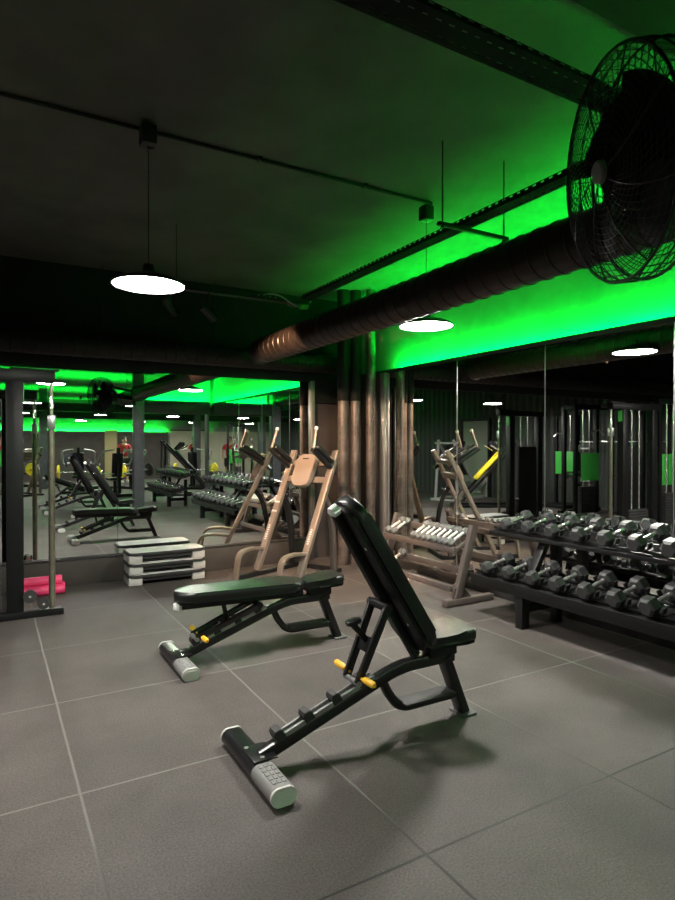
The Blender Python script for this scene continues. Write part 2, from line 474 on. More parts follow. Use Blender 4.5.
# perforated tray: plate grid with real slots
def tray_mesh(L, w=.14, side=.055, pitch=.055, slot=.024, sw=.009, th=.002):
    """along +x from 0 to L; floor of the tray at z=0"""
    mb = MB()
    rows = [(-w / 2, -w / 4 - sw / 2, False), (-w / 4 - sw / 2, -w / 4 + sw / 2, True), (-w / 4 + sw / 2, w / 4 - sw / 2, False),
            (w / 4 - sw / 2, w / 4 + sw / 2, True), (w / 4 + sw / 2, w / 2, False)]
    for y0, y1, holed in rows:
        if not holed:
            mb.box((L / 2, (y0 + y1) / 2, 0), (L, y1 - y0, th))
        else:
            n = int(L / pitch)
            for k in range(n):
                a = k * pitch; b = a + pitch - slot
                mb.box(((a + b) / 2, (y0 + y1) / 2, 0), (b - a, y1 - y0, th))
    for s in (-1, 1):
        mb.box((L / 2, s * w / 2, side * .30), (L, th, side * .60))
        mb.box((L / 2, s * w / 2, side * .95), (L, th, side * .10))
        n = int(L / pitch)
        for k in range(n):
            a = k * pitch; b = a + pitch - slot
            mb.box(((a + b) / 2, s * w / 2, side * .75), (b - a, th, side * .30))
    return mb

t = empty('cable_tray', (-.6, 1.558, 2.80))
tag(t, 'wide perforated black cable tray running diagonally from the top edge to the fan', 'cable tray', 'cable trays under the ceiling')
tray_mesh(3.35, w=.125, side=.02).build('tray_channel', FANB, t)
for k, (y, z, r) in enumerate(((.012, .013, .011), (.036, .012, .010))):
    MB().tube([(0.0, y, z), (1.1, y + .004, z), (2.2, y - .004, z), (3.3, y, z)], r, n=8).build('cable', RUBBER, t)
for x in (.35, 3.2):
    MB().tube([(x, -.06, -.005), (x, -.06, CEIL - 2.8)], .0035, n=6, up=V((0, 1, 0))).build('hanger', BLACKM, t)

t = empty('cable_tray', (2.57, 1.62, 2.79), PI / 2)
tag(t, 'narrow perforated cable tray hanging on two rods beside the big duct', 'cable tray', 'cable trays under the ceiling')
tray_mesh(3.42, w=.095, side=.035).build('tray_channel', FANB, t)
MB().tube([(0, 0, .012), (1.5, .006, .012), (3.4, -.004, .012)], .011, n=8).build('cable', RUBBER, t)
for y in (-.32, .19):     # local y is world -x
    MB().tube([(1.23, y, -.035), (1.23, y, CEIL - 2.79)], .0045, n=6, up=V((0, 1, 0))).cyl((1.23, y, -.045), (1.23, y, -.010), .011, n=8).build('hanger_rod', BLACKM, t)
MB().bar([(1.23, -.35, -.022), (1.23, .22, -.022)], .03, .022, .002).build('cross_bar', BLACKM, t)

t = empty('cable_tray', (1.2, 5.02, 2.73))
tag(t, 'short cable tray near the left wall carrying the two small spotlights', 'cable tray', 'cable trays under the ceiling')
tray_mesh(1.38, w=.08, side=.04).build('tray_channel', BLACKM, t)
for x in (.15,): MB().tube([(x, 0, 0), (x, 0, CEIL - 2.73)], .003, n=6, up=V((0, 1, 0))).build('hanger', BLACKM, t)
MB().tube(fillet([(.85, 0, .03), (1.05, -.03, .07), (1.2, -.05, -.02), (1.33, -.02, -.03), (1.42, .02, .05)], .08), .008, n=7).build('cable', STEEL, t)
MB().tube(fillet([(.9, .02, .03), (1.1, .03, .05), (1.25, .05, -.03), (1.40, .03, .03)], .08), .006, n=7).build('cable', STEEL, t)
MB().cyl((1.28, -.03, -.025), (1.36, -.02, -.015), .026, n=12).build('connector', GREENP, t)

# conduit with two junction boxes
t = empty('conduit', (.8, 3.6, CEIL - .014))
tag(t, 'thin black conduit crossing the ceiling above the pendant lamps', 'conduit')
mb = MB(); mb.tube([(-4.2, 0, 0), (2.1, 0, 0)], .011, n=8)
for x in (-3, -1.6, .7, 1.5): mb.box((x, 0, .002), (.02, .05, .022))
mb.build('conduit_pipe', BLACKM, t)

def lamp(x, y, z, label):
    t = empty('pendant_lamp', (x, y, z))
    tag(t, label, 'lamp', 'round pendant lamps')
    MB().lathe([(.0, .115), (.03, .115), (.035, .075), (.10, .052), (.165, .030), (.205, .008), (.205, -.004), (.198, -.004), (.196, .008)], 40).build('lamp_shade', BLACKM, t)
    MB().lathe([(.0, -.008), (.10, -.007), (.18, -.003), (.196, .004), (.196, .010), (.0, .012)], 40).build('diffuser', LAMPE, t)
    MB().tube([(0, 0, .11), (0, 0, CEIL - z - .05)], .0025, n=6, up=V((0, 1, 0))).build('cord', BLACKM, t)
    MB().box((0, 0, CEIL - z - .075), (.085, .085, .11), bev=.008).build('ceiling_box', BLACKS, t)
    return t
L1 = lamp(.79, 3.53, 2.345, 'round white pendant lamp hanging over the benches, in front of the left mirror')
L2 = dup(L1, (2.865, 3.62, 2.330), label='round white pendant lamp hanging just behind the big duct')
for ch in L2.children:
    if ch.name.startswith('diffuser'):
        ch.data = ch.data.copy(); ch.data.materials[0] = emit('bright_lamp_glow', (1.0, .95, .89), 265.0)
dup(L1, (-1.35, 3.6, 2.345), label='round white pendant lamp left of the cable station, seen only in the mirrors')
LMESH = {}
ROWN = ['row just behind the viewpoint', 'middle row of the mirrored room', 'far row of the mirrored room']
for r, y in enumerate((-1.22, -6.0, -10.8)):
    for c, x in enumerate((-1.35, .79, 2.93, 5.1, 7.2)):
        d_ = dup(L1, (x, y, 2.345), label='round pendant lamp, mirrored, %s from side wall, %s' % (ORD[c], ROWN[r]))
        for ch in d_.children:
            if ch.name.startswith('diffuser'):
                if (r, 0) not in LMESH:
                    LMESH[(r, 0)] = ch.data.copy(); LMESH[(r, 0)].materials[0] = LAMPC if r else LAMPB
                ch.data = LMESH[(r, 0)]

# spotlights on the short tray
def spot(x, y, z, target, label, energy, size):
    t = empty('spotlight', (x, y, z))
    tag(t, label, 'spotlight', 'small spotlights on the tray')
    d = (V(target) - V((x, y, z))).normalized()
    q = d.to_track_quat('-Z', 'Y').to_matrix().to_4x4()
    MB().lathe([(.0, .09), (.034, .09), (.040, .07), (.040, -.065), (.046, -.075), (.041, -.075), (.036, -.045), (.0, -.045)], 24, M=q).build('lamp_head', BLACKS, t)
    MB().lathe([(.0, -.047), (.035, -.047), (.035, -.050), (.0, -.050)], 20, M=q).build('bulb', SPOTE, t)
    mb = MB(); mb.tube([(0, 0, .035), (0, 0, 2.728 - z)], .008, n=8, up=V((0, 1, 0))); mb.build('bracket', BLACKS, t)
    ld = bpy.data.lights.new('spot_light', 'SPOT'); ld.energy = energy; ld.color = (1.0, .62, .38)
    ld.spot_size = size; ld.spot_blend = .35; ld.shadow_soft_size = .03
    lo = bpy.data.objects.new('spot_light', ld); COL.objects.link(lo); lo.parent = t
    lo.location = d * .08; lo.rotation_euler = d.to_track_quat('-Z', 'Y').to_euler()
spot(1.30, 5.02, 2.575, (2.9, 5.8, .9), 'small warm spotlight on the short tray, left of the pair', 330, math.radians(66))
spot(1.63, 5.02, 2.56, (3.75, 5.9, 1.2), 'small warm spotlight on the short tray, nearer the open duct end', 230, math.radians(76))

# ------------------------------------------------------------------ fan
def fan():
    R = .362
    t = empty('wall_fan', (1.85, 1.255, 2.35))
    tag(t, 'large black caged wall fan high up in front of the green ceiling', 'fan')
    nrm = V((-.87, .46, -.13)).normalized()
    q = nrm.to_track_quat('Z', 'Y').to_matrix().to_4x4()
    def dome(r, d, h0):  # r in 0..R -> z
        s = r / R
        return h0 + d * (1 - s ** 2.6)
    def grille(sign, depth, name, nring):
        mb = MB()
        for k in range(1, nring + 1):
            r = .055 + (R - .055) * k / nring
            z = sign * dome(r, depth, .05)
            if k == nring: z = sign * .05
            n = 44
            mb.tube([(r * math.cos(2 * PI * j / n), r * math.sin(2 * PI * j / n), z) for j in range(n)], .0017 if k < nring else .006, n=5, closed=True, M=q)
        for k in range(8):
            a = 2 * PI * k / 8
            pts = []
            for i in range(10):
                r = .05 + (R - .05) * i / 9
                pts.append((r * math.cos(a + .35 * sign * (r / R)), r * math.sin(a + .35 * sign * (r / R)), sign * dome(r, depth, .05)))
            mb.tube(pts, .0035, n=5, M=q, up=V((.2, .3, .93)))
        # fine swirling wires crossing the rings
        for k in range(56):
            a = 2 * PI * k / 56; pts = []
            for i in range(9):
                r = .10 + (R - .10) * i / 8
                sw = a + .85 * sign * (r / R)
                pts.append((r * math.cos(sw), r * math.sin(sw), sign * dome(r, depth, .05)))
            mb.tube(pts, .0015, n=4, M=q, up=V((.2, .3, .93)))
        return mb.build(name, BLACKM, t)
    grille(1, .05, 'front_cage', 15)
    grille(-1, .06, 'rear_cage', 15)
    mb = MB()
    for k in range(44):
        a = 2 * PI * k / 44
        mb.tube([(R * math.cos(a), R * math.sin(a), -.065), ((R + .004) * math.cos(a), (R + .004) * math.sin(a), .05)], .0018, n=4, M=q)
    mb.tube([((R + .004) * math.cos(2 * PI * j / 60), (R + .004) * math.sin(2 * PI * j / 60), 0) for j in range(60)], .0035, n=5, closed=True, M=q)
    mb.build('cage_rim', BLACKM, t)
    MB().lathe([(.0, .118), (.032, .118), (.038, .112), (.038, .098), (.0, .098)], 24, M=q).build('badge', TREAD, t)
    for k in range(4):
        a0 = 2 * PI * k / 4 + .25
        vs = []; fs = []
        NR, NA = 7, 8
        for sgn in (0, 1):
            for i in range(NR):
                r = .05 + .235 * i / (NR - 1)
                wid = (.55 + .55 * math.sin(PI * (i + 1.5) / (NR + 2)))
                for j in range(NA):
                    a = a0 + wid * (j / (NA - 1) - .5) * 1.35 + .5 * i / NR
                    vs.append((r * math.cos(a), r * math.sin(a), .035 * (j / (NA - 1) - .5) * 2 + .003 * sgn))
        for sgn in (0, 1):
            o = sgn * NR * NA
            for i in range(NR - 1):
                for j in range(NA - 1):
                    f = [o + i * NA + j, o + i * NA + j + 1, o + (i + 1) * NA + j + 1, o + (i + 1) * NA + j]
                    fs.append(f if sgn else f[::-1])
        MB().add(vs, fs, q).build('fan_blade', FANB, t)
    MB().lathe([(.0, .07), (.08, .065), (.13, .03), (.13, -.02), (.0, -.02)], 24, M=q).build('hub', FANB, t)
    MB().lathe([(.0, -.03), (.11, -.03), (.13, -.05), (.13, -.24), (.11, -.27), (.0, -.265)], 28, M=q).build('motor', BLACKM, t)
    # wall bracket to the column behind the right edge of the picture
    end = V((2.52, .80, 2.37)) - V((1.85, 1.255, 2.35))
    st = nrm * -.2
    mb = MB()
    mb.bar([st, end * .6 + V((0, 0, .03)), end], .07, .09, .01)
    mb.bar([st + V((0, 0, .18)), end * .6 + V((0, 0, .17)), end + V((0, 0, .15))], .04, .05, .01)
    mb.bar([st + V((0, 0, -.10)), st + V((0, 0, .22))], .06, .06, .01, up=V((0, 1, 0)))
    mb.box(tuple(end + V((0, 0, .05))), (.05, .18, .38), bev=.01)
    mb.build('bracket', BLACKM, t)
fan()

# ------------------------------------------------------------------ adjustable bench
def pad_poly(L, w0, w1, r, n=6, bulge=0.0):
    """outline from x=0 (width w0) to x=L (width w1), rounded corners"""
    out = []
    cs = [(L - r, w1 / 2 - r, 0), (r, w0 / 2 - r, PI / 2), (r, -w0 / 2 + r, PI), (L - r, -w1 / 2 + r, 1.5 * PI)]
    for cx, cy, a0 in cs:
        for k in range(n + 1):
            a = a0 + PI / 2 * k / n
            out.append((cx + r * math.cos(a), cy + r * math.sin(a)))
    return out

def bench(loc, ang, label, foot_x, rz=0):
    """ang: backrest angle above level (deg); foot_x: where on the ladder the struts sit"""
    t = empty('adjustable_bench', loc, rz)
    tag(t, label, 'bench', 'adjustable benches')
    stad = rrect(.108, .072, .0355, 7)
    ft = MB().sweep([(0, -.285, .04), (0, .285, .04)], stad).build('front_foot', BLACKS, t)
    for s in (-1, 1):
        MB().sweep([(0, s * .285, .04), (0, s * .298, .04)], rrect(.112, .076, .037, 7)).sweep([(0, s * .298, .04), (0, s * .302, .04)], rrect(.084, .048, .022, 7)).build('end_cap', CAPG, ft)
    mb = MB()
    mb.sweep([(0, -.283, .0405), (0, -.085, .0405)], rrect(.111, .074, .036, 7))
    for i in range(5):
        for j in (-.022, 0, .022):
            mb.box((j, -.11 - i * .034, .0785), (.017, .024, .004), bev=.0015, seg=1)
    tp = mb.build('tread_sleeve', TREAD, ft)
    for y in (-.055, .055):
        MB().cyl((-.02 if y > 0 else .01, y, .07), (-.02 if y > 0 else .01, y, .088), .011, n=10).build('bolt', CHROME, ft)
    MB().box((.02, 0, .080), (.11, .15, .008), bev=.002).build('foot_plate', BLACKS, ft)
    # main beam
    beam = fillet([(.02, 0, .062), (.70, 0, .300), (.80, 0, .322), (1.11, 0, .322)], .08)
    MB().bar(beam, .055, .06, .012).build('main_beam', BLACKS, t)
    sl = math.atan2(.238, .68)
    def on(x, up=0):   # point on top of the sloping beam
        return V((x - math.sin(sl) * up, 0, .062 + (x - .02) * .35 + math.cos(sl) * up))
    Mb = Rot('Y', -sl)
    mb = MB()
    for s in (-1, 1):
        mb.bar([on(.10, .036) + V((0, s * .022, 0)), on(.62, .036) + V((0, s * .022, 0))], .006, .022, .001)
    mb.bar([on(.10, .030), on(.62, .030)], .045, .004, .001)
    mb.build('ladder_plate', PLATE, t)
    for k in range(4):
        c = on(.12 + k * .145, .052)
        MB().prism([(-.020, -.024), (.030, -.024), (.022, .014), (.010, .026), (-.014, .026), (-.024, .010)], -.032, .032, M=T(*c) @ Mb @ Rot('X', PI / 2), bev=.003, seg=1).build('ladder_stop', RUBBER, t)
    # rear leg and loop step
    MB().bar([(1.055, 0, .325), (1.185, 0, .01)], .075, .055, .012, up=V((1, 0, 0))).build('rear_leg', BLACKS, t)
    MB().prism(pad_poly(.10, .13, .13, .02), 0, .012, M=T(1.14, 0, 0), bev=.003, seg=1).build('rear_foot', BFOOT, t)
    lp = fillet([(.665, 0, .29), (.69, 0, .22), (.77, 0, .112), (1.15, 0, .112)], .10, 8)
    MB().tube(lp, .024, n=14, up=V((0, 1, 0))).build('step_loop', BLACKS, t)
    MB().box((.94, 0, .138), (.32, .11, .010), bev=.003).build('step_plate', RUBBER, t)
    # seat
    sp = [(0, -.085), (.09, -.087), (.16, -.105), (.215, -.132), (.26, -.134), (.285, -.112), (.278, -.055), (.272, 0)]
    poly = sp + [(x, -y) for x, y in sp[:-1][::-1]]
    Ms = T(.905, 0, .385) @ Rot('Y', -math.radians(7))
    seat = MB().prism(poly, .012, .068, M=Ms, bev=.018, seg=4).build('seat', VINYL, t)
    MB().prism([(x * .96 + .006, y * .92) for x, y in poly], -.004, .014, M=Ms).build('seat_board', BLACKM, seat)
    MB().box((1.03, 0, .365), (.18, .07, .06), bev=.006).build('seat_bracket', BLACKM, t)
    # backrest, hinged at the inner end of the seat
    a = math.radians(ang)
    hin = V((.875, 0, .385))
    Mk = T(*hin) @ Rot('Y', a - PI)         # local +x runs up the backrest
    Mk = T(*hin) @ Matrix(((-math.cos(a), 0, math.sin(a), 0), (0, -1, 0, 0), (math.sin(a), 0, math.cos(a), 0), (0, 0, 0, 1)))
    bp = MB().prism(pad_poly(.90, .28, .235, .105, 8), .022, .088, M=Mk, bev=.024, seg=5).build('backrest', VINYL, t)
    MB().prism(pad_poly(.87, .255, .212, .095, 8), -.002, .026, M=Mk @ T(.012, 0, 0), bev=.006, seg=2).build('back_board', BLACKM, bp)
    mb = MB().bar([Mk @ V((-.02, 0, -.015)), Mk @ V((.86, 0, -.015))], .05, .036, .01, up=V((0, 1, 0)))
    mb.build('spine', BLACKM, bp)
    MB().prism(pad_poly(.05, .080, .055, .024), -.036, .006, M=Mk @ T(.855, 0, 0), bev=.006).build('spine_cap', CAPW, bp)
    for x, y in ((.2, -.08), (.66, -.08), (.2, .08), (.66, .08)):
        MB().cyl(Mk @ V((x, y, -.006)), Mk @ V((x, y, .0)), .008, n=10).build('bolt', CHROME, bp)
    # struts
    top = Mk @ V((.34, 0, -.05))
    low = on(foot_x, .075)
    mb = MB()
    MB().cyl(top + V((0, -.085, 0)), top + V((0, .085, 0)), .022, n=14).build('pivot_tube', BLACKS, t)
    d = (low - top).normalized()
    for s in (-1, 1):
        MB().bar([top + V((0, s * .068, 0)), low + V((0, s * .052, 0))], .020, .045, .008, up=V((1, 0, .3))).build('strut', BLACKS, t)
    mid = top.lerp(low, .52)
    MB().box((0, 0, 0), (.012, .12, .075), M=T(*mid) @ d.to_track_quat('Z', 'X').to_matrix().to_4x4(), bev=.004).build('strut_brace', BLACKS, t)
    MB().cyl(low + V((0, -.068, 0)), low + V((0, .068, 0)), .014, n=12).build('locking_pin', STEEL, t)
    hp = top.lerp(low, .93)
    for s in (-1, 1):
        MB().tube([hp + V((0, s * .085, 0)), hp + V((0, s * .10, .004)), hp + V((0, s * .165, .006)), hp + V((0, s * .178, .006))], .016, n=12, scale=[.7, 1, 1, .6]).tube([hp + V((0, s * .04, 0)), hp + V((0, s * .09, 0))], .007, n=8).build('pull_handle', YELLOW, t)
    lv = top.lerp(low, .48)
    nv = V((-d.z, 0, d.x)); nv = nv if nv.x < 0 else -nv
    mb = MB().bar([lv, lv + nv * .085 + V((0, 0, .05))], .03, .022, .006, up=V((0, 1, 0)))
    mb.prism(pad_poly(.075, .055, .055, .02), -.01, .01, M=T(*(lv + nv * .085 + V((-.035, 0, .058)))) @ Rot('Y', -.2), bev=.004)
    mb.build('foot_lever', BLACKS, t)
    return t

bench((1.0, 2.45, 0), 58, 'nearest black adjustable bench with its backrest raised steeply', .52)
bench((1.05, 3.88, 0), 1, 'black adjustable bench set flat between the raised bench and the mirror', .13)
b3 = bench((1.0, -.42, 0), 62, 'raised bench with a navy towel over its top, seen in the left mirror', .47)
bench((1.0, -1.55, 0), 21, 'bench at a low incline furthest back in the left mirror', .25)
# towel over the backrest of the third bench
a = math.radians(62)
hx, hz = 1.0 + .875 - .90 * math.cos(a), .385 + .90 * math.sin(a)
mb = MB()
pth = [(hx + .26, -.42, hz - .30), (hx + .15, -.42, hz - .06), (hx + .09, -.42, hz + .045), (hx + .03, -.42, hz + .075), (hx - .05, -.42, hz + .04), (hx - .085, -.42, hz - .03), (hx - .05, -.42, hz - .22)]
mb.sweep(fillet(pth, .05), rrect(.30, .012, .005), up=V((0, 0, 1)))
tag(mb.build('towel', BLUEC), 'navy towel draped over the top of the mirrored upright bench', 'towel')

# ------------------------------------------------------------------ knee raise machine (captain's chair)
def knee_raise(loc, rz, label):
    """local +x = towards the back of the machine, y = across; origin = joint line on the floor"""
    t = empty('knee_raise_machine', loc, rz)
    tag(t, label, 'exercise machine')
    hw = .305
    top = V((.52, 0, 1.36)); lo = V((0, 0, .30))
    d = (top - lo).normalized()
    for s in (-1, 1):
        y = s * hw
        base = lo - d * .27
        r = MB().bar([base + V((0, y, 0)), top + V((0, y, 0))], .078, .05, .005, up=V((-1, 0, .5))).build('rail', BRONZE, t)
        # vertical marks of lettering on the face of the rail
        fr = V((-d.z, 0, d.x))
        mb = MB()
        for k in range(7):
            c = lo + d * (.09 + k * .026) + fr * .0262 + V((0, y, 0))
            mb.box((0, 0, 0), (.002, .030 if k % 3 else .022, .017), M=T(*c) @ d.to_track_quat('Z', 'X').to_matrix().to_4x4())
            
        mb.build('lettering', YELLOWP if False else CAPG, r)
        mb = MB()
        for q in (.42, .53):
            c = lo + d * q + fr * .0262 + V((0, y, 0))
            mb.box((0, 0, 0), (.002, .076, .018), M=T(*c) @ d.to_track_quat('Z', 'X').to_matrix().to_4x4())
        if s > 0: mb.build('reflective_band', CAPG, r)
        # curved step foot
        pts = fillet([lo + V((.01, y, -.015)), V((-.22, y, .315)), V((-.39, y, .285)), V((-.43, y, .0))], .16, 9)
        MB().bar(pts, .065, .035, .008, up=V((0, 0, 1))).build('step_foot', BRONZE, t)
        # floor runner and rear post
        MB().bar([(-.43, y, .025), (.58, y, .025)], .055, .05, .008).build('floor_runner', BLACKS, t)
        MB().bar(fillet([(.47, y, .04), (.45, y, .48), (.38, y, .75), lo + d * .62 + V((.03, y, 0))], .22, 8), .06, .06, .01, up=V((0, 1, 0))).build('rear_post', RACKB if s < 0 else BLACKS, t)
        # arm channel, pad and handle
        p0 = V((.50, y, 1.12)); p1 = V((.10, y, 1.385))
        ad = (p1 - p0).normalized()
        ch = MB().bar([p0, p1], .05, .045, .006).build('arm_bar', BLACKS, t)
        nup = V((-ad.z, 0, ad.x)); nup = nup if nup.z > 0 else -nup
        qa = Matrix((( -ad.x, 0, nup.x, 0), (0, 1, 0, 0), (-ad.z, 0, nup.z, 0), (0, 0, 0, 1)))
        pc = p0.lerp(p1, .62) + nup * .055
        MB().box((0, 0, 0), (.32, .105, .062), M=T(*pc) @ qa, bev=.026, seg=4).build('arm_pad', VINYL, t)
        h0 = p1 - ad * .02
        hd = MB().tube([h0, h0 + V((.015, 0, .05)), h0 + V((.075, -s * .02, .235))], .016, n=12, up=V((0, 1, 0))).build('handle', BRONZE, t)
        MB().cyl(h0 + V((.071, -s * .02, .222)), h0 + V((.080, -s * .02, .252)), .021, n=14).build('handle_cap', CAPG, hd)
    for q, w in ((.82, .075), (1.02, .06)):
        c = lo + d * q
        MB().bar([c + V((.01, -hw, 0)), c + V((.01, hw, 0))], .05, w, .008, up=d).build('cross_bar', BRONZE, t)
    MB().bar([(.56, -hw, .025), (.56, hw, .025)], .055, .05, .008).build('rear_runner', BLACKS, t)
    fr = V((-d.z, 0, d.x))
    Mp = T(*(lo + d * .90 + fr * .075)) @ Matrix(((0, d.x, fr.x, 0), (1, 0, 0, 0), (0, d.z, fr.z, 0), (0, 0, 0, 1)))
    pl = [(x - .19, y) for x, y in pad_poly(.38, .25, .27, .07, 8)]
    pl = [(y, x) for x, y in pl]
    bk = MB().prism(pl, -.035, .035, M=Mp, bev=.018, seg=4).build('back_pad', TANPAD, t)
    MB().box((0, .135, .036), (.09, .012, .008), M=Mp, bev=.003).build('pad_tab', BLACKS, bk)
    return t
knee_raise((2.75, 5.90, 0), math.atan2(.39, .92), 'bronze knee raise machine with curved feet, back pad and arm pads by the corner')

# ------------------------------------------------------------------ aerobic step stack
def step_deck(loc, label):
    t = empty('aerobic_step', loc)
    tag(t, label, 'aerobic step', 'aerobic steps stacked by the mirror')
    L, W = .80, .33
    pl = [(x - L / 2, y) for x, y in pad_poly(L, W, W, .06, 6)]
    MB().prism(pl, .082, .108, bev=.008, seg=2).build('platform', STEPK, t)
    MB().prism([(x * .955, y * .90) for x, y in pl], .106, .1125, bev=.003, seg=1).build('grip_top', STEPT, t)
    MB().box((0, -.125, .062), (.56, .02, .045), bev=.004).box((0, .125, .062), (.56, .02, .045), bev=.004).build('side_rail', STEPK, t)
    for s in (-1, 1):
        lg = MB()
        lg.box((s * .325, 0, .041), (.135, .30, .082), bev=.012, seg=3)
        lg.build('riser', STEPG, t)
    return t
st = step_deck((1.60, 6.44, 0), 'bottom step of the aerobic step stack in front of the left mirror')
dup(st, (1.605, 6.435, .1125), label='middle step of the aerobic step stack in front of the left mirror')
dup(st, (1.60, 6.44, .225), label='top grey-topped step of the aerobic step stack in front of the left mirror')

# ------------------------------------------------------------------ cable station at the left edge
t = empty('cable_station', (.175, 5.60, 0))
tag(t, 'black cable station with chrome guide rod cut off by the left picture edge', 'exercise machine')
MB().bar([(-.95, 0, .03), (.36, 0, .03)], .09, .06, .006).build('base_beam', BLACKM, t)
MB().bar([(-.30, -.02, .03), (-.30, .45, .03)], .08, .06, .006).build('base_foot', BLACKM, t)
MB().box((0, 0, 1.01), (.125, .10, 1.90), bev=.006).build('upright', BLACKM, t)
MB().box((-.72, 0, 1.01), (.125, .10, 1.90), bev=.006).build('upright', BLACKM, t)
MB().box((-.30, 0, 2.00), (1.20, .10, .10), bev=.006).build('top_beam', BLACKM, t)
rod = MB().cyl((.275, 0, .06), (.275, 0, 1.68), .026, n=20).cyl((.275, 0, 1.68), (.275, 0, 2.05), .015, n=16).build('guide_rod', BRASS, t)
MB().box((.275, 0, 1.62), (.062, .07, .12), bev=.008).build('carriage', STEEL, rod)
MB().cyl((.275, 0, 1.74), (.275, 0, 1.90), .020, .012, n=12).build('rod_sleeve', CHROME, rod)
MB().box((.15, 0, 2.055), (.36, .06, .02), bev=.004).build('rod_bracket', BLACKM, t)
for (x, y, z, r) in ((.105, -.06, .185, .052), (.205, -.065, .115, .045)):
    p = MB().lathe([(.0, -.016), (r, -.016), (r, -.008), (r * .86, 0), (r, .008), (r, .016), (.0, .016)], 26, M=T(x, y, z) @ Rot('X', PI / 2)).build('pulley', RUBBER, t)
    MB().cyl((x, y - .022, z), (x, y + .022, z), .010, n=10).build('axle_bolt', CHROME, p)
MB().box((.205, -.03, .10), (.05, .02, .10), bev=.004).build('pulley_bracket', STEEL, t)
mb = MB()
for k in range(9): mb.box((-.33, .02, .10 + k * .042), (.46, .13, .038), bev=.004)
mb.build('weight_stack', RUBBER, t)
MB().box((-.33, .10, .80), (.44, .01, 1.2), bev=.003).build('rear_guard', BLACKM, t)
MB().cyl((-.24, .02, .46), (-.24, .02, 1.96), .012, n=12).build('stack_rod', CHROME, t)
MB().cyl((-.42, .02, .46), (-.42, .02, 1.96), .012, n=12).build('stack_rod', CHROME, t)
MB().box((.0655, 0, 1.86), (.008, .07, .16), bev=.002).build('top_badge', GREENP, t)

# pink foam rollers on the floor behind the station
for i, (x, y, z, lab) in enumerate(((.42, 6.34, .047, 'pink foam roller on the floor nearer the cable station, bottom of the little pile'),
                                    (.43, 6.44, .047, 'pink foam roller on the floor against the mirror plinth, bottom of the little pile'),
                                    (.40, 6.395, .125, 'pink foam roller lying on top of the little pile'))):
    o = MB().lathe([(.016, -.2), (.040, -.2), (.047, -.192), (.047, .192), (.040, .2), (.016, .2), (.016, -.2)], 24, M=Rot('Y', PI / 2)).build('foam_roller', PINK, loc=(x, y, z))
    tag(o, lab, 'foam roller', 'pink foam rollers')

# ------------------------------------------------------------------ dumbbells
def hex_head(mb, x0, x1, r):
    """hexagonal head between x0 and x1 along x, chamfered, one flat down"""
    c = r * .86
    sec = [(x0, r * .70), (x0 + (x1 - x0) * .16, r), (x1 - (x1 - x0) * .16, r), (x1, r * .72)]
    vs = []; fs = []
    for x, rr in sec:
        for k in range(6):
            a = PI / 6 + PI / 3 * k + PI / 6
            a = PI / 3 * k
            vs.append((x, rr * math.cos(a), rr * math.sin(a)))
    for i in range(3):
        for k in range(6):
            j = (k + 1) % 6
            fs.append([i * 6 + k, i * 6 + j, (i + 1) * 6 + j, (i + 1) * 6 + k])
    fs.append(list(range(6))[::-1]); fs.append([18 + k for k in range(6)])
    mb.add(vs, fs)
_db = {}
def dumbbell(loc, rot, r, hl, grip, label, group, headm=None, gripm=None):
    """axis along local x; lies with a flat of the hexagon underneath"""
    key = (round(r, 3), round(hl, 3), headm.name if headm else '')
    if key in _db:
        o = dup(_db[key], loc, rot=rot, label=label); o['group'] = group; return o
    t = empty('dumbbell', loc); t.rotation_euler = rot
    tag(t, label, 'dumbbell', group)
    for s in (-1, 1):
        mb = MB(); a = s * grip / 2; b = s * (grip / 2 + hl)
        hex_head(mb, min(a, b), max(a, b), r)
        mb.build('head', headm or HEX, t, smooth=20)
    g = grip / 2
    MB().tube([(-g, 0, 0), (-g * .8, 0, 0), (-g * .4, 0, 0), (0, 0, 0), (g * .4, 0, 0), (g * .8, 0, 0), (g, 0, 0)], .0145, n=14, scale=[1.25, .95, 1.08, 1.15, 1.08, .95, 1.25]).build('grip', gripm or CHROME, t)
    _db[key] = t
    return t

